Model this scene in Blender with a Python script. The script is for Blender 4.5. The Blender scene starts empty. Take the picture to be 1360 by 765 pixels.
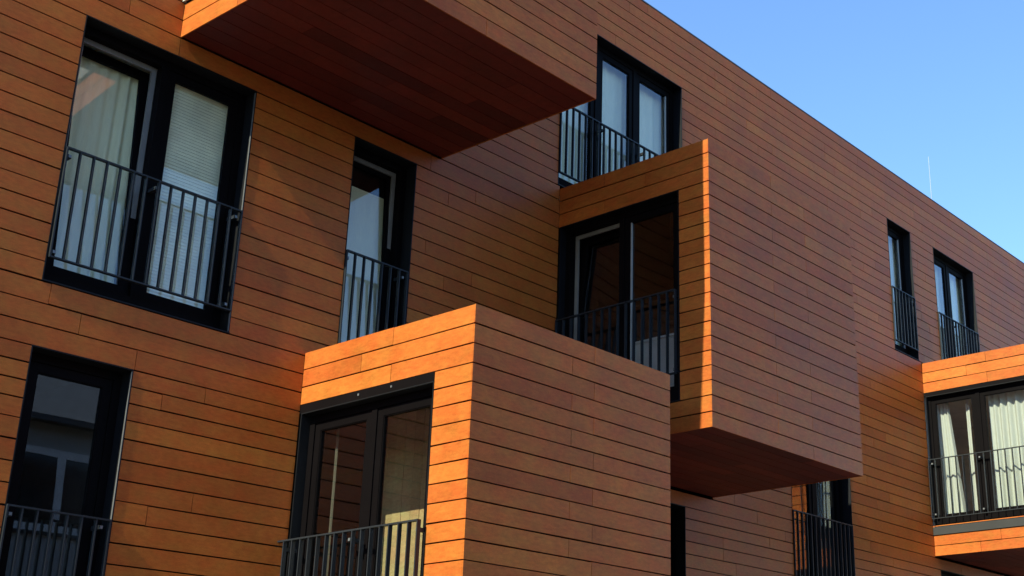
import bpy, bmesh, math, random
from mathutils import Vector, Matrix
random.seed(7)
sc = bpy.context.scene
COL = sc.collection

# ------------------------------------------------------------------ materials
def new_mat(name):
    m = bpy.data.materials.new(name); m.use_nodes = True
    nt = m.node_tree; nt.nodes.clear()
    out = nt.nodes.new('ShaderNodeOutputMaterial')
    return m, nt, out

def N(nt, kind, **kw):
    n = nt.nodes.new(kind)
    for k, v in kw.items():
        if k.startswith('i_'):
            n.inputs[k[2:].replace('_', ' ')].default_value = v
        else:
            setattr(n, k, v)
    return n

def noise(nt, coord, scale, detail=4, rough=0.55, stretch=(1, 1, 1)):
    mp = N(nt, 'ShaderNodeMapping'); mp.inputs['Scale'].default_value = stretch
    nt.links.new(coord, mp.inputs['Vector'])
    n = N(nt, 'ShaderNodeTexNoise'); n.inputs['Scale'].default_value = scale
    n.inputs['Detail'].default_value = detail; n.inputs['Roughness'].default_value = rough
    nt.links.new(mp.outputs['Vector'], n.inputs['Vector'])
    return n.outputs['Fac']

def ramp(nt, fac, stops):
    r = N(nt, 'ShaderNodeValToRGB'); e = r.color_ramp.elements
    while len(e) < len(stops): e.new(0.5)
    for el, (p, c) in zip(e, stops): el.position = p; el.color = (*c, 1)
    nt.links.new(fac, r.inputs['Fac']); return r.outputs['Color']

def mix(nt, a, b, fac, mode='MIX'):
    m = N(nt, 'ShaderNodeMix', data_type='RGBA', blend_type=mode)
    if isinstance(fac, float): m.inputs[0].default_value = fac
    else: nt.links.new(fac, m.inputs[0])
    for s, v in ((6, a), (7, b)):
        if isinstance(v, tuple): m.inputs[s].default_value = (*v, 1)
        else: nt.links.new(v, m.inputs[s])
    return m.outputs[2]

def wood_mat(name, dark, mid, light, rough=0.44, spec=0.19):
    """resin faced timber board: a tone of its own per board, soft blotches, fine streaks"""
    m, nt, out = new_mat(name)
    pos = N(nt, 'ShaderNodeNewGeometry').outputs['Position']
    at = N(nt, 'ShaderNodeAttribute', attribute_name='tone').outputs['Fac']
    base = ramp(nt, at, [(0.0, dark), (0.5, mid), (1.0, light)])
    blotch = noise(nt, pos, 1.7, 5, 0.6)
    b = ramp(nt, blotch, [(0.30, (0.86, 0.84, 0.81)), (0.70, (1.12, 1.11, 1.10))])
    c = mix(nt, base, b, 1.0, 'MULTIPLY')
    hue = noise(nt, pos, 5.5, 3, 0.5, (1, 1, 1.6))
    c = mix(nt, c, ramp(nt, hue, [(0.32, (1.05, 0.90, 0.88)), (0.68, (0.96, 1.09, 1.02))]), 1.0, 'MULTIPLY')
    fine = noise(nt, pos, 14.0, 6, 0.65, (1, 1, 3.0))
    f = ramp(nt, fine, [(0.30, (0.80, 0.78, 0.76)), (0.72, (1.17, 1.17, 1.17))])
    c = mix(nt, c, f, 1.0, 'MULTIPLY')
    speck = noise(nt, pos, 120.0, 2, 0.6)
    s = ramp(nt, speck, [(0.30, (0.90, 0.90, 0.90)), (0.7, (1.07, 1.07, 1.07))])
    c = mix(nt, c, s, 1.0, 'MULTIPLY')
    p = N(nt, 'ShaderNodeBsdfPrincipled')
    nt.links.new(c, p.inputs['Base Color'])
    r = N(nt, 'ShaderNodeMapRange'); r.inputs['To Min'].default_value = rough - 0.07; r.inputs['To Max'].default_value = rough + 0.12
    nt.links.new(blotch, r.inputs['Value']); nt.links.new(r.outputs['Result'], p.inputs['Roughness'])
    p.inputs['Specular IOR Level'].default_value = spec
    bp = N(nt, 'ShaderNodeBump'); bp.inputs['Strength'].default_value = 0.10; bp.inputs['Distance'].default_value = 0.004
    nt.links.new(fine, bp.inputs['Height']); nt.links.new(bp.outputs['Normal'], p.inputs['Normal'])
    nt.links.new(p.outputs[0], out.inputs['Surface'])
    return m

def plain_mat(name, col, rough=0.5, metal=0.0, spec=0.5, var=0.15, scale=3.0):
    m, nt, out = new_mat(name)
    pos = N(nt, 'ShaderNodeNewGeometry').outputs['Position']
    n = noise(nt, pos, scale, 5, 0.6)
    lo = tuple(c * (1 - var) for c in col); hi = tuple(c * (1 + var) for c in col)
    c = ramp(nt, n, [(0.3, lo), (0.7, hi)])
    p = N(nt, 'ShaderNodeBsdfPrincipled'); nt.links.new(c, p.inputs['Base Color'])
    p.inputs['Roughness'].default_value = rough; p.inputs['Metallic'].default_value = metal
    p.inputs['Specular IOR Level'].default_value = spec
    nt.links.new(p.outputs[0], out.inputs['Surface'])
    return m

def glass_mat(name, ior=1.62, tint=(0.985, 0.992, 0.988)):
    """insulating glazing: clear with a mirror reflection that grows towards grazing angles"""
    m, nt, out = new_mat(name)
    fr = N(nt, 'ShaderNodeFresnel'); bk = N(nt, 'ShaderNodeNewGeometry').outputs['Backfacing']
    mr = N(nt, 'ShaderNodeMapRange'); mr.inputs['To Min'].default_value = ior; mr.inputs['To Max'].default_value = 1 / ior
    nt.links.new(bk, mr.inputs['Value']); nt.links.new(mr.outputs['Result'], fr.inputs['IOR'])
    tr = N(nt, 'ShaderNodeBsdfTransparent'); tr.inputs['Color'].default_value = (*tint, 1)
    gl = N(nt, 'ShaderNodeBsdfGlossy'); gl.inputs['Roughness'].default_value = 0.0; gl.inputs['Color'].default_value = (0.95, 0.97, 1, 1)
    pos = N(nt, 'ShaderNodeNewGeometry').outputs['Position']
    wob = noise(nt, pos, 0.9, 1, 0.4)
    bp = N(nt, 'ShaderNodeBump'); bp.inputs['Strength'].default_value = 0.05; bp.inputs['Distance'].default_value = 0.05
    nt.links.new(wob, bp.inputs['Height']); nt.links.new(bp.outputs['Normal'], gl.inputs['Normal'])
    mx = N(nt, 'ShaderNodeMixShader')
    nt.links.new(fr.outputs[0], mx.inputs[0]); nt.links.new(tr.outputs[0], mx.inputs[1]); nt.links.new(gl.outputs[0], mx.inputs[2])
    nt.links.new(mx.outputs[0], out.inputs['Surface'])
    return m

def cloth_mat(name, col, trans=0.35):
    m, nt, out = new_mat(name)
    pos = N(nt, 'ShaderNodeNewGeometry').outputs['Position']
    n = noise(nt, pos, 60.0, 3, 0.6, (1, 1, 0.15))
    c = ramp(nt, n, [(0.3, tuple(x * 0.92 for x in col)), (0.7, col)])
    d = N(nt, 'ShaderNodeBsdfDiffuse'); t = N(nt, 'ShaderNodeBsdfTranslucent')
    nt.links.new(c, d.inputs['Color']); nt.links.new(c, t.inputs['Color'])
    mx = N(nt, 'ShaderNodeMixShader'); mx.inputs[0].default_value = trans
    nt.links.new(d.outputs[0], mx.inputs[1]); nt.links.new(t.outputs[0], mx.inputs[2])
    nt.links.new(mx.outputs[0], out.inputs['Surface'])
    return m

M = {}
M['board'] = wood_mat('larch_board', (0.350, 0.081, 0.0150), (0.415, 0.107, 0.0190), (0.470, 0.137, 0.0230))
M['soffit'] = wood_mat('shaded_soffit_board', (0.085, 0.0085, 0.0060), (0.125, 0.014, 0.0095), (0.175, 0.022, 0.0125), 0.5, 0.35)  # same wood as the walls, darkened to paint in the underside's shade
M['backing'] = plain_mat('black_membrane', (0.026, 0.013, 0.009), 0.9, spec=0.1)
M['frame'] = plain_mat('anthracite_frame', (0.0040, 0.0030, 0.0032), 0.5, spec=0.04)
M['reveal'] = plain_mat('anthracite_reveal', (0.005, 0.005, 0.006), 0.55, spec=0.2)
M['lintel'] = plain_mat('dark_steel_angle', (0.0045, 0.0032, 0.0034), 0.55, spec=0.05)
M['rebate'] = plain_mat('grey_rebate', (0.17, 0.155, 0.14), 0.5)
M['rail'] = plain_mat('steel_grey_paint', (0.016, 0.018, 0.021), 0.45, spec=0.3)
M['flash'] = plain_mat('grey_sheet_metal', (0.020, 0.019, 0.018), 0.5, 0.0)
M['pale_flash'] = plain_mat('pale_sheet_metal', (0.34, 0.33, 0.30), 0.5)
M['coping'] = plain_mat('roof_edge_sheet', (0.075, 0.065, 0.062), 0.5, 0.1)
M['bolt'] = plain_mat('zinc', (0.20, 0.20, 0.20), 0.4, 0.5)
M['glass'] = glass_mat('window_glass')
M['sheer'] = cloth_mat('sheer_curtain', (0.93, 0.89, 0.60), 0.12)
M['white_cloth'] = cloth_mat('white_curtain', (0.50, 0.52, 0.45), 0.2)
M['blind'] = plain_mat('blind_slat', (0.93, 0.91, 0.66), 0.5)
M['shade_plaster'] = plain_mat('shaded_room_plaster', (0.05, 0.045, 0.04), 0.9, spec=0.1)  # room plaster with the shade of unlit rooms put into its colour
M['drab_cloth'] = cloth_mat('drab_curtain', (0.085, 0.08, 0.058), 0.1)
M['edging'] = plain_mat('grey_pane_edging', (0.30, 0.30, 0.29), 0.5)  # pale grey strip along one side of a pane
M['edge'] = plain_mat('aluminium_edge', (0.13, 0.125, 0.12), 0.4, 0.3)
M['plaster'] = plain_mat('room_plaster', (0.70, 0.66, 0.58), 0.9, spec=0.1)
M['plank'] = wood_mat('pale_plank', (0.25, 0.185, 0.085), (0.29, 0.22, 0.105), (0.34, 0.26, 0.125), 0.5, 0.3)
M['floor'] = plain_mat('room_floor', (0.16, 0.11, 0.07), 0.5)
M['cabinet'] = plain_mat('grey_cabinet', (0.50, 0.49, 0.47), 0.5)
M['concrete'] = plain_mat('concrete', (0.26, 0.25, 0.24), 0.85, spec=0.2)
M['roof_felt'] = plain_mat('roof_gravel', (0.22, 0.21, 0.20), 0.95, spec=0.1, scale=12)
M['white_paint'] = plain_mat('white_rod', (0.34, 0.36, 0.40), 0.4)
M['asphalt'] = plain_mat('asphalt', (0.040, 0.040, 0.042), 0.9, spec=0.2, scale=9)
M['paving'] = plain_mat('pavement_slabs', (0.165, 0.145, 0.120), 0.9, spec=0.2, scale=5)
M['earth'] = plain_mat('ground_earth', (0.07, 0.075, 0.05), 0.95, spec=0.1, scale=0.4)
M['render_white'] = plain_mat('white_render', (0.40, 0.40, 0.39), 0.9, spec=0.15, scale=1.2, var=0.06)
M['slate'] = plain_mat('slate_roof', (0.13, 0.14, 0.16), 0.6, scale=6)
M['white_frame'] = plain_mat('white_window_paint', (0.75, 0.75, 0.74), 0.4)
M['dark_glass'] = plain_mat('dim_window', (0.015, 0.017, 0.02), 0.08, spec=0.6)

# ------------------------------------------------------------------ mesh helper
class MB:
    def __init__(self):
        self.v = []; self.f = []; self.t = []; self.mi = []; self.mats = []
    def _m(self, mat):
        if mat not in self.mats: self.mats.append(mat)
        return self.mats.index(mat)
    def hexa(self, p, mat, tone=0.5):
        """p: 8 points, bottom 4 (ccw from above) then top 4"""
        b = len(self.v); self.v += [tuple(q) for q in p]; k = self._m(mat)
        for q in ((0, 3, 2, 1), (4, 5, 6, 7), (0, 1, 5, 4), (1, 2, 6, 5), (2, 3, 7, 6), (3, 0, 4, 7)):
            self.f.append([b + i for i in q]); self.t.append(tone); self.mi.append(k)
    def box(self, x0, x1, y0, y1, z0, z1, mat, tone=0.5):
        x0, x1 = sorted((x0, x1)); y0, y1 = sorted((y0, y1)); z0, z1 = sorted((z0, z1))
        self.hexa([(x0, y0, z0), (x1, y0, z0), (x1, y1, z0), (x0, y1, z0),
                   (x0, y0, z1), (x1, y0, z1), (x1, y1, z1), (x0, y1, z1)], mat, tone)
    def poly(self, pts, mat, tone=0.5):
        b = len(self.v); self.v += [tuple(p) for p in pts]
        self.f.append(list(range(b, b + len(pts)))); self.t.append(tone); self.mi.append(self._m(mat))
    def tube(self, a, b, r0, r1, mat, n=10):
        a, b = Vector(a), Vector(b); d = (b - a).normalized()
        u = d.orthogonal().normalized(); w = d.cross(u); s = len(self.v); k = self._m(mat)
        for c, r in ((a, r0), (b, r1)):
            for i in range(n):
                an = 2 * math.pi * i / n
                self.v.append(tuple(c + u * (r * math.cos(an)) + w * (r * math.sin(an))))
        for i in range(n):
            j = (i + 1) % n; self.f.append([s + i, s + j, s + n + j, s + n + i]); self.t.append(.5); self.mi.append(k)
        self.f.append([s + i for i in range(n)][::-1]); self.t.append(.5); self.mi.append(k)
        self.f.append([s + n + i for i in range(n)]); self.t.append(.5); self.mi.append(k)
    def build(self, name, parent=None, origin=None, smooth=False, fix=True):
        if origin is None:
            xs = list(zip(*self.v)); origin = (sum((min(xs[0]), max(xs[0]))) / 2, sum((min(xs[1]), max(xs[1]))) / 2, min(xs[2]))
        og = Vector(origin)
        me = bpy.data.meshes.new(name)
        me.from_pydata([Vector(p) - og for p in self.v], [], self.f)
        for m in self.mats: me.materials.append(M[m])
        at = me.attributes.new('tone', 'FLOAT', 'FACE')
        at.data.foreach_set('value', self.t)
        me.polygons.foreach_set('material_index', self.mi)
        if smooth: me.polygons.foreach_set('use_smooth', [True] * len(me.polygons))
        me.update()
        if fix:
            bm = bmesh.new(); bm.from_mesh(me); bmesh.ops.recalc_face_normals(bm, faces=bm.faces); bm.to_mesh(me); bm.free()
        o = bpy.data.objects.new(name, me); COL.objects.link(o)
        place(o, og, parent)
        return o

WLOC = {}
def place(o, world, parent=None):
    world = Vector(world); WLOC[o.name] = world
    if parent is not None:
        o.parent = parent; o.location = world - WLOC[parent.name]
    else:
        o.location = world
def empty(name, loc):
    o = bpy.data.objects.new(name, None); o.empty_display_size = 0.3; COL.objects.link(o); place(o, loc); return o
def tag(o, label, cat, group=None):
    o['label'] = label; o['category'] = cat
    if group: o['group'] = group
    return o
def structure(o): o['kind'] = 'structure'; return o

# ------------------------------------------------------------------ levels (metres, 0 = sill of the middle storey)
H0F, H0B = -0.530, -0.475            # heads of the lower storey: facade / bay
S0F, S0B = -2.93, -2.865
S1, H1 = 0.0, 2.40
S2F, S2B, H2, ROOF = 2.95, 2.912, 5.32, 6.28
GROUND = -5.30
def steps(a, b, n): return [a + (b - a) * i / n for i in range(n)]
rows_f = (steps(-3.46, S0F, 3) + [S0F + (-1.105 - S0F) * i / 11 for i in range(12)] + [-0.95, -0.81, -0.67]
          + steps(H0F, S1, 3) + steps(S1, H1, 15) + [2.40, 2.588, 2.768] + steps(S2F, H2, 15) + steps(H2, ROOF, 6) + [ROOF])

PITS = []
def clip_intervals(a, b, cuts):
    iv = [(a, b)]
    for c0, c1 in cuts:
        nx = []
        for p, q in iv:
            if c1 <= p or c0 >= q: nx.append((p, q)); continue
            if c0 > p: nx.append((p, c0))
            if c1 < q: nx.append((c1, q))
        iv = nx
    return [(p, q) for p, q in iv if q - p > 0.012]

GAP, TH = 0.0100, 0.012
def clad(mb, tf, rows, s0, s1, holes, joints, mat='board', backing=True, inset=0.0):
    """boards between the row levels; tf(s, depth, z) gives the point, depth grows inwards"""
    for r in range(len(rows) - 1):
        za, zb = rows[r], rows[r + 1]; zm = (za + zb) / 2
        cuts = [(h[0], h[1]) for h in holes if h[2] < zm < h[3]]
        for p, q in clip_intervals(s0, s1, cuts):
            if backing: bx(mb, tf, p + inset, q - inset, TH + 0.018, TH + 0.05, za + (0.03 if r == 0 else 0), zb, 'backing')
            js = [j for j in joints(r) if p + 0.15 < j < q - 0.15]
            ed = [p] + sorted(js) + [q]
            for i in range(len(ed) - 1):
                a = ed[i] + (0.0025 if i else 0); b = ed[i + 1] - (0.0025 if i < len(ed) - 2 else 0)
                tone = min(1, max(0, random.gauss(0.5, 0.19)))
                t0, t1, t2 = (random.uniform(-0.0006, 0.0006) for _ in range(3))
                top = zb - GAP; P = []
                w0, w1 = random.uniform(-.0022, .0022), random.uniform(-.0022, .0022)
                for z, e in ((za + (0.0025 if r else 0), t0), (top, t1)):
                    q0, q1 = (z + w0, z + w1) if 0 < r else (z, z)
                    P += [tf(a, e, q0), tf(b, e + t2 * 0.6, q1), tf(b, TH, q1), tf(a, TH, q0)]
                mb.hexa(P, mat, tone)

def bx(mb, tf, s0, s1, d0, d1, z0, z1, mat, tone=0.5):
    P = []
    for z in (z0, z1):
        P += [tf(s0, d0, z), tf(s1, d0, z), tf(s1, d1, z), tf(s0, d1, z)]
    mb.hexa(P, mat, tone)

def ring(mb, tf, s0, s1, z0, z1, w, d0, d1, mat, wb=None):
    wb = w if wb is None else wb
    bx(mb, tf, s0, s0 + w, d0, d1, z0, z1, mat); bx(mb, tf, s1 - w, s1, d0, d1, z0, z1, mat)
    bx(mb, tf, s0 + w, s1 - w, d0, d1, z0, z0 + wb, mat); bx(mb, tf, s0 + w, s1 - w, d0, d1, z1 - w, z1, mat)

def tf_front(y):                      # facade or bay front: s = x, depth = +y
    return lambda s, d, z: (s, y + d, z)
def tf_left(x):                       # bay end that faces the sun: s = distance out from the facade, depth = +x
    return lambda s, d, z: (x + d, -s, z)
def tf_right(x):
    return lambda s, d, z: (x - d, -s, z)

# ------------------------------------------------------------------ the building
bld = tag(empty('apartment_building', (6, 3, GROUND)),
          'three storey apartment building clad in orange brown horizontal boards with jutting box bays', 'building')

BAY = {  # x0, x1, depth, bottom, top
    'lower': (1.887, 4.531, 2.238, -3.215, 0.032),
    'upper': (0.212, 3.421, 2.187, 2.588, 6.56),
    'middle': (5.312, 8.366, 2.179, -0.332, 2.912),
    'far': (14.544, 17.70, 2.70, -0.332, 2.93),
}
# facade windows: x0, x1, sill, head
FW = {'wide': (-0.665, 1.060, S1, H1), 'narrow': (2.243, 3.078, S1, H1), 'triple': (5.276, 7.761, S2F, H2),
      'far_slim': (13.612, 14.458, S2F, H2), 'far_pair': (15.327, 16.982, S2F, H2),
      'lower_slim': (-0.655, 0.212, S0F, H0F), 'lower_dark': (6.93, 7.770, S0F, H0F), 'lower_far': (10.242, 11.90, -1.365, 1.035),
      'lower_last': (14.70, 16.40, S0F, H0F), 'upper_left': (-1.55, 0.150, S2F, H2)}
holes = [(a - 0.0, b + 0.0, z0, z1) for a, b, z0, z1 in FW.values()]
holes += [(b[0], b[1], b[3], b[4]) for b in BAY.values()]
# the facade itself
X0, X1 = -7.0, 27.0
def facade_joints(r):
    off = (0.22, -0.58, 0.50)[(r * 2) % 3] if r % 2 == 0 else (-0.58, -0.30, 0.9)[r % 3]
    return [off + 3.05 * k for k in range(-3, 10)]
w = MB()
# bay holes follow the bay outline exactly, so rows that a bay edge cuts are split there
def split_rows(rows, zs):
    out = list(rows)
    for z in zs:
        if min(abs(z - q) for q in out) > 0.03: out.append(z)
    return sorted(out)
clad(w, tf_front(0), rows_f, X0, X1, holes, facade_joints)
wall = w.build('wall', bld)
wall['label'] = 'long main facade of horizontal orange brown boards'
c = MB()
c.box(X0, X1, 0.03, 0.45, GROUND, -3.475, 'concrete'); c.build('plinth', bld)
c = MB()
c.box(X0, X1, 0.0, 0.32, ROOF + 0.001, ROOF + 0.020, 'coping'); c.build('roof_coping', bld)
c = MB()
c.box(X0 + .02, X1 - .02, 0.33, 11.6, ROOF - 0.35, ROOF - 0.15, 'roof_felt')
c.build('roof', bld)
for nm_, a, b in (('side_wall', X0, X0 + 0.25), ('side_wall', X1 - 0.25, X1)):
    c = MB(); c.box(a, b, 0.07, 11.6, GROUND, ROOF - 0.001, 'concrete'); c.build(nm_, bld)
c = MB(); c.box(X0, X1, 11.61, 11.9, GROUND, ROOF - 0.001, 'concrete'); c.build('back_wall', bld)

# the bays
def bay(key, left_rows, front_rows, win, lj, fj, soffit=True):
    x0, x1, F, zb, zt = BAY[key]
    b = MB()
    clad(b, tf_front(-F), front_rows, x0, x1, [], fj, inset=0.02)
    s0w, s1w, za, zh = win
    clad(b, tf_left(x0), left_rows, 0.004, F - TH - 0.001, [(-0.1, s1w, za, zh)], lj)
    clad(b, tf_right(x1), front_rows, 0.004, F - TH - 0.001, [], lambda r: [])
    o = b.build('bay', bld)
    t = MB(); t.box(x0 + .02, x1 - .02, -F + .02, -0.004, zt - 0.05, zt - 0.02, 'coping'); t.build('bay_roof', o)
    s = MB()
    n = int((F - 0.02) / 0.172); ys = [0.006 + (F - 0.026) * i / n for i in range(n + 1)]
    for i in range(n):
        ya, yb = -ys[i + 1], -ys[i] - 0.008
        ed = [x0 + 0.014] + sorted(x0 + (x1 - x0) * f for f in ((.31, .78), (.55,), (.2, .66))[i % 3]) + [x1 - 0.014]
        for j in range(len(ed) - 1):
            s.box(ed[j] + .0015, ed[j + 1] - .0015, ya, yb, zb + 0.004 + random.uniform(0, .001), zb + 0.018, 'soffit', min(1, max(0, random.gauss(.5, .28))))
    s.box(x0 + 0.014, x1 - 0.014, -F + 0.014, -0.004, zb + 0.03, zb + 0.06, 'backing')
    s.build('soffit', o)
    return o

def spandrel_up(h, t): return [h, h + (t - h) / 3, h + (t - h) * 2 / 3, t]
m_rows = [-0.332, -0.167] + steps(0.005, 2.402, 15) + spandrel_up(2.402, 2.912)
l_rows = [-3.215, -3.04] + steps(S0B, H0B, 15) + spandrel_up(H0B, 0.032)
f_rows = [-0.332, -0.167] + steps(0.005, 2.40, 15) + spandrel_up(2.40, 2.93)
u_rows = [2.588, 2.764] + steps(2.94, 5.32, 15) + steps(5.32, 6.56, 7) + [6.56]
alt = lambda a, b: (lambda r: [a] if r % 2 else [b])
top_i = len(l_rows)
bay_low = bay('lower', l_rows, l_rows, (0, 1.790, S0B, H0B), alt(1.228, 0.82) if (len(l_rows) - 2) % 2 else alt(0.82, 1.228), alt(3.407, 3.106) if (len(l_rows) - 2) % 2 else alt(3.106, 3.407))
bay_low['label'] = 'foremost bay box with its sunlit orange end'
bay_up = bay('upper', u_rows, u_rows, (0, 1.775, 2.94, 5.32), alt(0.9, 0.85), alt(1.5, 1.9))
bay_up['label'] = 'uppermost bay box with the large dark soffit'
bay_mid = bay('middle', m_rows, m_rows, (0, 1.775, 0.005, 2.402), alt(0.7, 1.3), alt(6.55, 7.267))
bay_far = bay('far', f_rows, f_rows, (0, 2.02, 0.13, 2.40), alt(1.155, 0.80) if (len(f_rows) - 2) % 2 else alt(0.80, 1.155), alt(15.6, 16.2))

# ------------------------------------------------------------------ windows
def sash_shape(mb, tf, s0, s1, z0, z1, d, wid=0.072, th=0.055, lean=0.0):
    """a glazed leaf; lean tips its head inwards round the bottom edge"""
    def g(s, dd, z):
        h = z - z0
        return tf(s, d + dd * math.cos(lean) + h * math.sin(lean), z0 + h * math.cos(lean) - dd * math.sin(lean))
    ring(mb, g, s0, s1, z0, z1, wid, 0, th, 'frame')
    # slim glazing bead
    ring(mb, g, s0 + wid, s1 - wid, z0 + wid, z1 - wid, 0.008, 0.006, 0.022, 'frame')
    return g

def window(tf, s0, s1, z0, z1, n, depth, tilted=(), fw=0.068, low=0.115, label=None, splits=None, lean_deg=4.6, edge=False, edging=None):
    fr = MB(); dep = depth
    zt = z1
    ring(fr, tf, s0 + .012, s1 - .012, z0 + .012, zt - .012, fw, dep, dep + 0.085, 'frame', low)
    inner0, inner1 = s0 + .012 + fw, s1 - .012 - fw
    zi0, zi1 = z0 + .012 + low, zt - .012 - fw
    ms = splits or [inner0 + (inner1 - inner0) * i / n for i in range(1, n)]
    mw = 0.036
    for m_ in ms: bx(fr, tf, m_ - mw, m_ + mw, dep, dep + 0.085, zi0, zi1, 'frame')
    o = fr.build('window', bld)
    if label: o['label'] = label
    ed = [inner0] + [q for m_ in ms for q in (m_ - mw, m_ + mw)] + [inner1]
    for i in range(n):
        a, b = ed[2 * i] + .003, ed[2 * i + 1] - .003
        lean = math.radians(lean_deg) if i in tilted else 0.0
        sm = MB()
        g = sash_shape(sm, tf, a, b, zi0 + .004, zi1 - .004, dep + (0.012 if not lean else 0.03), lean=lean)
        sm.build('sash', o)
        pm = MB(); zz0, zz1 = zi0 + .004 + .072, zi1 - .004 - .072
        bx(pm, g, a + .072, b - .072, 0.022, 0.026, zz0, zz1, 'glass')
        pm.build('pane', o)
        if edging and edging[0] == i:
            q0, q1 = (b - .072 - .020, b - .072 - .001) if edging[1] == 'R' else (a + .081, a + .099)
            bd = MB(); bx(bd, g, q0, q1, 0.004, 0.020, zz0 + .001, zz1 - .001, 'edging'); bd.build('pane_edging', o)
        if lean:
            rb = MB(); ring(rb, tf, a - .001, b + .001, zi0 - .001, zi1 + .001, 0.046, dep + 0.088, dep + 0.110, 'rebate', 0.02)
            rb.build('rebate', o)
    rv = MB()                         # sheet lining of the opening
    d0 = -0.003
    bx(rv, tf, s0, s0 + .010, d0, dep + .05, z0 + .010, z1 - .010, 'reveal'); bx(rv, tf, s1 - .010, s1, d0, dep + .05, z0 + .010, z1 - .010, 'reveal')
    bx(rv, tf, s0, s1, d0, dep + .05, z1 - .010, z1, 'reveal')
    rv.build('reveal', o)
    if edge:
        et = MB(); bx(et, tf, s1 - .014, s1 - .0105, -0.005, 0.012, z0 + .02, z1 - .02, 'edge'); et.build('edge_trim', o)
    sl = MB(); bx(sl, tf, s0, s1, -0.012, dep + .05, z0 - 0.002, z0 + .010, 'reveal'); sl.build('sill', o)
    return o

def room(tf, s0, s1, d0, d1, z0, z1, skip_front=True, extra=0.25, mat='plaster'):
    r = MB(); a, b = s0 - extra, s1 + extra
    bx(r, tf, a - .06, a, d0, d1, z0, z1, mat); bx(r, tf, b, b + .06, d0, d1, z0, z1, mat)
    bx(r, tf, a - .06, b + .06, d1, d1 + .06, z0, z1, mat)
    bx(r, tf, a - .06, b + .06, d0, d1 + .06, z1, z1 + .06, mat); bx(r, tf, a - .06, b + .06, d0, d1 + .06, z0 - .06, z0, 'floor')
    return r.build('room', bld)

# ------------------------------------------------------------------ railings
BAR = {}
def railing(tf, s0, s1, z0, z1, n, depth, brackets=(), bar_d=0.036, label=None):
    """flat bar guard: top rail mesh with two end posts, bottom rail, bars, small fixing lugs"""
    t = MB()
    bx(t, tf, s0, s1, depth - bar_d / 2, depth + bar_d / 2, z1 - 0.014, z1, 'rail')
    o = t.build('railing', bld)
    if label: o['label'] = label
    bt = MB(); bx(bt, tf, s0, s1, depth - bar_d / 2, depth + bar_d / 2, z0, z0 + 0.012, 'rail'); bt.build('bottom_rail', o)
    key = (round(z1 - z0, 3), tf(1, 0, 0)[1] == tf(0, 0, 0)[1])
    first = BAR.get(key)
    for i in range(n + 1):
        s = s0 + (s1 - s0) * i / n
        if i == 0: s += 0.005
        if i == n: s -= 0.005
        wld = Vector(tf(s, depth, z0 + 0.012))
        if first is None:
            b = MB(); bx(b, tf, s - .006, s + .006, depth - bar_d / 2 + .001, depth + bar_d / 2 - .001, z0 + .012, z1 - .014, 'rail')
            first = b.build('baluster', o, origin=wld); BAR[key] = first
        else:
            c_ = first.copy(); COL.objects.link(c_); place(c_, wld, o)
    for s, z in brackets:
        k = MB(); bx(k, tf, s - .016, s + .016, depth + bar_d / 2 + .001, depth + 0.14, z - .016, z + .016, 'rail')
        bx(k, tf, s - .012, s + .012, depth + bar_d / 2 - .006, depth + bar_d / 2 + .0005, z - .012, z + .012, 'bolt'); k.build('bracket', o)
    return o

T0 = tf_front(0)
DEP = 0.14
L = FW
window(T0, *L['wide'], 2, DEP, tilted=(0,), label='wide pair of glazed doors, left leaf tipped open', splits=[0.20], edge=True)
window(T0, *L['narrow'], 1, DEP, tilted=(0,), lean_deg=2.5, label='slim window tipped open under the soffit')
window(T0, *L['triple'], 3, DEP, edging=(2, 'R'), label='triple window half hidden by the upper bay')
window(T0, *L['far_slim'], 1, DEP, edging=(0, 'R')); window(T0, *L['far_pair'], 2, DEP, edging=(1, 'R'))
window(T0, *L['lower_slim'], 1, DEP, edge=True); window(T0, *L['lower_dark'], 1, DEP); window(T0, *L['lower_far'], 2, DEP); window(T0, *L['lower_last'], 2, DEP)
window(T0, *L['upper_left'], 2, DEP)
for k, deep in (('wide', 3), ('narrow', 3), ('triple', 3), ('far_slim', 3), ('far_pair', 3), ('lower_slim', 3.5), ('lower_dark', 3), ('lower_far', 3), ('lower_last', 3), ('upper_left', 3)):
    a, b, z0, z1 = L[k]; room(T0, a, b, 0.30, deep, z0 - .02, z1 + .12, extra=0.75 if k.startswith('far') else (0.35 if k == 'triple' else 0.12), mat='shade_plaster' if k.startswith('lower') or k == 'narrow' else 'plaster')

# guards in front of the facade doors
railing(T0, L['wide'][0] + .02, 1.045, 0.20, 1.165, 14, -0.006, [(-.60, 1.10), (0.20, 1.10), (1.0, 1.10), (1.0, .26), (-.6, .26)])
railing(T0, L['narrow'][0] + .01, 3.045, 0.20, 1.168, 7, -0.006, [(2.29, 1.1), (3.0, 1.1)])
railing(T0, L['triple'][0] + .01, 7.74, 3.115, 4.07, 21, -0.006, [(6.1, 4.0), (6.95, 4.0)])
railing(T0, L['far_slim'][0] + .01, 14.44, 3.118, 4.075, 7, -0.006, [(13.66, 4.0), (14.4, 4.0)])
railing(T0, L['far_pair'][0] + .01, 16.96, 3.118, 4.075, 14, -0.006, [(16.1, 4.0)])
railing(T0, L['lower_slim'][0] + .01, 0.19, -2.73, -1.765, 7, -0.006, [(.13, -1.83), (-.6, -1.83)])
railing(T0, L['lower_far'][0] + .01, 11.88, -1.16, -0.205, 14, -0.006, [])

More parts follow.
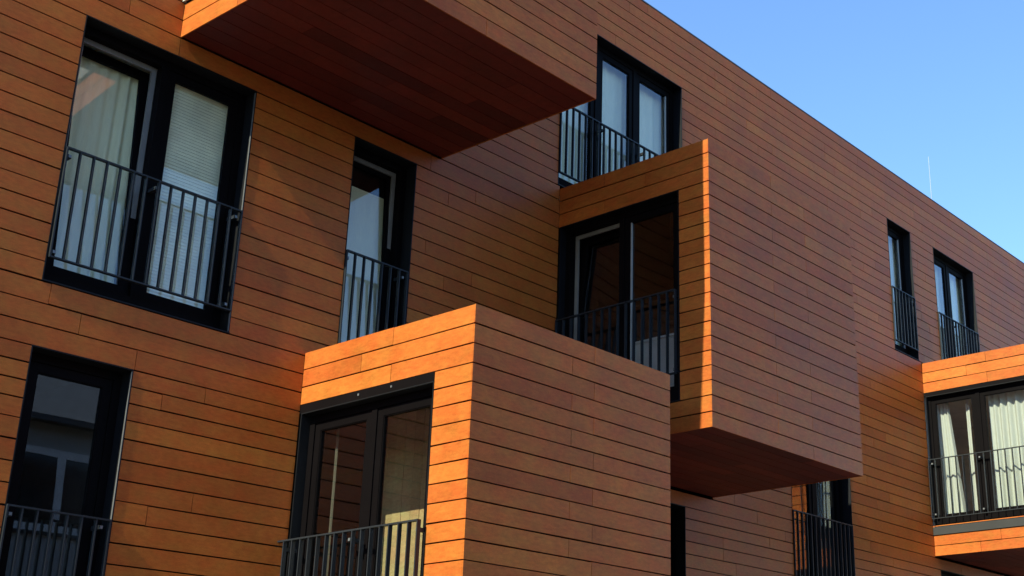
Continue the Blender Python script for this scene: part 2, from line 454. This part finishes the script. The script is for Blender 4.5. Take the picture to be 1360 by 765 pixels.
# bay doors, guards, lintels
TL, TM, TU, TF = (tf_left(BAY[k][0]) for k in ('lower', 'middle', 'upper', 'far'))
window(TL, 0.03, 1.786, S0B, H0B - .085, 2, 0.10, tilted=(), splits=[0.93], label='brown black pair of glazed doors in the sunlit bay end')
window(TM, 0.025, 1.77, 0.005, 2.402, 2, 0.10, tilted=(0,), splits=[0.885], edging=(1, 'L'), label='dark pair of glazed doors, far leaf tipped open')
window(TU, 0.03, 1.77, 2.94, 5.32, 2, 0.10)
window(TF, 0.03, 2.0, 0.13, 2.333, 2, 0.07, splits=[0.925], fw=0.04, label='white curtained glazed doors in the far bay end')
k = MB(); bx(k, TL, 0.006, 1.786, 0.0, 0.09, H0B - .085, H0B - .002, 'lintel')
lin = k.build('lintel', bld)
k = MB(); bx(k, TF, 0.006, 2.02, 0.0, 0.065, 2.335, 2.398, 'lintel'); k.build('lintel', bld)
for s in (0.82, 1.25):
    b = MB(); bx(b, TL, s - .009, s + .009, -0.006, 0.0, H0B - .05, H0B - .032, 'bolt'); b.build('bolt', lin)
railing(TL, -0.03, 1.80, -2.69, -1.725, 16, -0.085, [(0.06, -1.80), (.93, -1.80), (1.76, -1.80)], 0.04, label='guard of flat bars standing proud of the sunlit bay')
railing(TM, 0.02, 1.74, 0.30, 1.24, 15, -0.02, [(1.70, 1.17), (1.70, .36)], 0.04)
railing(TF, 0.02, 2.1, 0.255, 1.245, 17, -0.05, [(0.08, 1.17), (.92, 1.17), (0.08, .33), (.92, .33)], 0.03)
k = MB(); bx(k, TF, 0.006, 2.1, -0.02, 0.08, 0.0, 0.128, 'flash'); k.build('sill_flashing', bld)
k = MB(); bx(k, TU, 0.006, 1.772, -0.03, 0.08, 2.942, 3.06, 'pale_flash'); k.build('sill_flashing', bld)

# rooms inside the bays run back into the building
def bay_room(key, z0, z1, mat='plaster'):
    x0, x1, F, _, _ = BAY[key]
    r = MB(); a, b, y0, y1 = x0 + .22, x1 - .09, -F + .09, 3.2
    r.box(b, b + .03, y0, y1, z0, z1, mat); r.box(a - .1, b + .03, y0 - .02, y0, z0, z1, mat); r.box(a - .1, b + .03, y1, y1 + .03, z0, z1, mat)
    r.box(a - .12, b + .03, y0 - .02, y1 + .03, z1, z1 + .03, mat); r.box(a - .12, b + .03, y0 - .02, y1 + .03, z0 - .03, z0, 'floor')
    r.box(a - .13, a - .1, 0.02, y1 + .03, z0, z1, mat)
    return r.build('room', bld)
bay_room('lower', S0B + .02, H0B + .1, 'shade_plaster'); bay_room('middle', .02, 2.5, 'shade_plaster'); bay_room('upper', 2.96, 5.45); bay_room('far', .15, 2.5)
# pale plank partition in the lower bay
k = MB()
for i in range(16):
    y = -1.9 + i * 0.125
    k.box(2.82 + random.uniform(0, .004), 2.85, y, y + .121, S0B + .03, H0B + .09, 'plank', random.random())
k.build('partition', bld)

# ------------------------------------------------------------------ curtains and blinds
def curtain(name, tf, s0, s1, z0, z1, depth, mat, waves, amp, label, group=None, taper=0.0, cat='curtain'):
    c_ = MB(); nu, nv = max(24, waves * 10), 18; k = c_._m(mat)
    ph = [random.uniform(-.8, .8) for _ in range(waves + 2)]
    grid = []
    for j in range(nv + 1):
        v = j / nv; row = []
        for i in range(nu + 1):
            u = i / nu; q = u * waves; f = q - int(q); a = ph[int(q)] * (1 - f) + ph[int(q) + 1] * f
            wv = math.sin(2 * math.pi * q + a * 1.6) * amp * (0.8 + .45 * math.sin(a * 3)) * (0.55 + .45 * (1 - v))
            sm = (s0 + (s1 - s0) * u); drift = taper * (1 - v) * u + .012 * math.sin(q * 2.1 + a) * (1 - v)
            row.append(len(c_.v)); c_.v.append(tf(sm + drift, depth + wv, z0 + (z1 - z0) * v))
        grid.append(row)
    for j in range(nv):
        for i in range(nu):
            c_.f.append([grid[j][i], grid[j][i + 1], grid[j + 1][i + 1], grid[j + 1][i]]); c_.t.append(.5); c_.mi.append(k)
    o = c_.build(name, smooth=True)
    return tag(o, label, cat, group or 'curtains behind the window panes')

def blind(tf, s0, s1, z0, z1, depth, label, pitch=0.031):
    r = MB(); n = int((z1 - z0) / pitch)
    for i in range(n):
        z = z0 + i * pitch; h = pitch * 1.10
        P = []
        for zz, d in ((z, -0.006), (z + h, 0.004)):
            P += [tf(s0, depth + d, zz), tf(s1, depth + d, zz), tf(s1, depth + d + .0015, zz), tf(s0, depth + d + .0015, zz)]
        r.hexa(P, 'blind')
    bx(r, tf, s0, s1, depth - .018, depth + .018, z1, z1 + .03, 'blind')
    return tag(r.build('venetian_blind'), label, 'blind')

curtain('curtain', T0, -0.66, 0.16, 0.12, 2.28, 0.42, 'sheer', 7, 0.03, 'sheer grey curtain behind the tipped left leaf of the widest left window')
blind(T0, 0.22, 0.99, 0.14, 2.26, 0.235, 'closed pale slatted blind in the right leaf of the wide left window')
curtain('curtain', T0, 2.26, 3.06, 0.12, 2.05, 0.35, 'sheer', 5, 0.008, 'pale sheer curtain in the slim tipped window under the dark soffit')
curtain('curtain', T0, 5.36, 8.02, 3.06, 5.24, 0.30, 'sheer', 16, 0.014, 'long pale sheer curtain in the top floor triple window above the middle bay')
curtain('curtain', T0, 13.92, 14.92, 3.06, 5.24, 0.30, 'sheer', 6, 0.02, 'white curtain in the slimmer of the two far top floor windows')
curtain('curtain', T0, 15.62, 17.45, 3.06, 5.24, 0.30, 'sheer', 11, 0.018, 'white curtain across the far top floor window with two leaves')
curtain('curtain', TF, 0.03, 0.29, 0.27, 2.33, 0.27, 'white_cloth', 4, 0.045, 'bunched white curtain at the wall side of the far bay window', taper=0.18)
curtain('curtain', TF, 0.61, 0.68, 0.27, 2.33, 0.27, 'white_cloth', 1, 0.02, 'narrow strip of white curtain beside the mullion of the far bay')
curtain('curtain', TF, 1.03, 1.95, 0.27, 2.33, 0.27, 'white_cloth', 7, 0.04, 'broad folded white curtain in the outer leaf of the far bay window')
curtain('curtain', TL, 0.16, 0.215, S0B + .1, H0B - .1, 0.30, 'drab_cloth', 1, 0.02, 'narrow gathered pale curtain at the wall side of the sunlit foremost bay')
curtain('curtain', T0, 11.28, 11.50, -1.25, 0.95, 0.34, 'white_cloth', 2, 0.03, 'narrow hanging white curtain in the dark window beneath the middle bay')
curtain('curtain', TU, 0.12, 1.70, 3.10, 5.20, 0.26, 'white_cloth', 11, 0.03, 'white curtain in the sunlit end window of the uppermost bay')
k = MB()
k.box(6.40, 6.95, -1.35, -0.10, 0.03, 1.17, 'cabinet'); k.box(6.38, 6.97, -1.37, -0.08, 1.172, 1.20, 'cabinet')
o = k.build('cabinet'); tag(o, 'low grey cabinet seen behind the guard bars of the middle bay', 'cabinet')
for i in range(3):
    d = MB(); a = -1.34 + i * .412; d.box(6.384, 6.398, a, a + .404, 0.06, 1.15, 'cabinet'); d.build('door', o)

# ------------------------------------------------------------------ lightning rod on the roof
rod = tag(empty('lightning_rod', (15.868, 0.2, ROOF + .021)), 'thin white lightning rod standing on the roof edge against the sky', 'lightning rod')
k = MB(); k.tube((15.868, 0.2, ROOF + .085), (15.872, 0.2, 7.385), 0.006, 0.004, 'white_paint'); k.build('rod', rod)
k = MB(); k.tube((15.868, 0.2, ROOF + .021), (15.868, 0.2, ROOF + .085), 0.06, 0.05, 'flash', 16); k.build('base', rod)

# ------------------------------------------------------------------ street and the house opposite (seen in the panes)
k = MB(); k.box(-300, 300, -300, 300, GROUND - 1.0, GROUND - 0.15, 'earth'); structure(k.build('ground'))
k = MB(); k.box(-120, 120, -14.0, -5.6, GROUND - .149, GROUND - .13, 'asphalt'); structure(k.build('road'))
k = MB(); k.box(-120, 120, -5.58, 0.02, GROUND - .149, GROUND - .002, 'paving'); structure(k.build('pavement'))
k = MB(); k.box(-120, 120, -17.0, -14.02, GROUND - .149, GROUND - .002, 'paving'); structure(k.build('pavement'))
hs = tag(empty('town_house', (9, -20, GROUND)), 'white rendered house with a slate roof across the street, mirrored in the panes', 'house')
HX0, HX1, HY0, HY1, EAVE = -7.5, 25.0, -24.0, -17.0, 3.30
k = MB(); k.box(HX0, HX1, HY0, HY1, GROUND - .1, EAVE, 'render_white'); k.build('wall', hs)
k = MB()
ridge = (HY0 + HY1) / 2
k.hexa([(HX0 - .3, HY1 + .35, EAVE + .01), (HX0 - .3, HY0 - .35, EAVE + .01), (HX1 + .3, HY0 - .35, EAVE + .01), (HX1 + .3, HY1 + .35, EAVE + .01),
        (HX0 - .3, ridge + .05, EAVE + 3.1), (HX0 - .3, ridge - .05, EAVE + 3.1), (HX1 + .3, ridge - .05, EAVE + 3.1), (HX1 + .3, ridge + .05, EAVE + 3.1)], 'slate')
k.build('roof', hs)
k = MB(); k.box(HX0 - .3, HX1 + .3, HY1 + .36, HY1 + .50, EAVE - .06, EAVE + .06, 'coping'); k.build('gutter', hs)
TH_ = lambda s, d, z: (s, HY1 - d, z)
for z0 in (-4.6, -1.75, 1.0):
    for i in range(9):
        x = 7.64 + (i - 4) * 3.4
        f = MB(); ring(f, TH_, x, x + 2.1, z0, z0 + 1.75, .16, -0.03, 0.05, 'white_frame'); bx(f, TH_, x + 1.0, x + 1.18, -0.03, .05, z0 + .16, z0 + 1.59, 'white_frame')
        o = f.build('window', hs)
        f = MB(); bx(f, TH_, x + .16, x + 1.94, -0.006, -0.002, z0 + .16, z0 + 1.59, 'dark_glass'); f.build('pane', o)
        f = MB(); bx(f, TH_, x - .06, x + 2.16, -0.09, 0.0, z0 - .07, z0 - .002, 'flash'); f.build('sill', o)

# ------------------------------------------------------------------ light
SUN = Vector((-1.0, -0.041, 0.79)).normalized()
elev = math.asin(SUN.z); az = math.atan2(SUN.x, SUN.y)
wd = bpy.data.worlds.new('World'); sc.world = wd; wd.use_nodes = True
nt = wd.node_tree; nt.nodes.clear()
sky = nt.nodes.new('ShaderNodeTexSky'); sky.sky_type = 'NISHITA'; sky.sun_disc = False
sky.sun_elevation = elev; sky.sun_rotation = az
sky.altitude = 100; sky.air_density = 1.2; sky.dust_density = 0.0; sky.ozone_density = 8.0
bg = nt.nodes.new('ShaderNodeBackground'); bg.inputs['Strength'].default_value = 0.113
wo = nt.nodes.new('ShaderNodeOutputWorld')
nt.links.new(sky.outputs[0], bg.inputs[0]); nt.links.new(bg.outputs[0], wo.inputs[0])
sl = bpy.data.lights.new('sun', 'SUN'); sl.energy = 3.35; sl.angle = math.radians(0.53); sl.color = (1.0, 1.0, 0.78)
so = bpy.data.objects.new('sun', sl); COL.objects.link(so)
so.rotation_euler = SUN.to_track_quat('Z', 'Y').to_euler(); so.location = (-20, -8, 20)

# ------------------------------------------------------------------ camera
R = [[0.625137, -0.780503, 0.004331], [0.268885, 0.210146, -0.939968], [0.732738, 0.588773, 0.341236]]
cam = bpy.data.cameras.new('camera'); co = bpy.data.objects.new('camera', cam); COL.objects.link(co)
mw_ = Matrix(((R[0][0], -R[1][0], -R[2][0], -5.30024), (R[0][1], -R[1][1], -R[2][1], -9.73506),
              (R[0][2], -R[1][2], -R[2][2], -3.58232), (0, 0, 0, 1)))
co.matrix_world = mw_
cam.sensor_width = 36; cam.lens = 1750.182 * 36 / 1360
cam.shift_x = (680 - 847.53) / 1360; cam.shift_y = (384.393 - 382.5) / 1360
cam.clip_start = 0.1; cam.clip_end = 2000
sc.camera = co
vs = sc.view_settings
vs.view_transform = 'Standard'; vs.look = 'None'; vs.gamma = 1; vs.use_curve_mapping = False; vs.exposure = 1.44
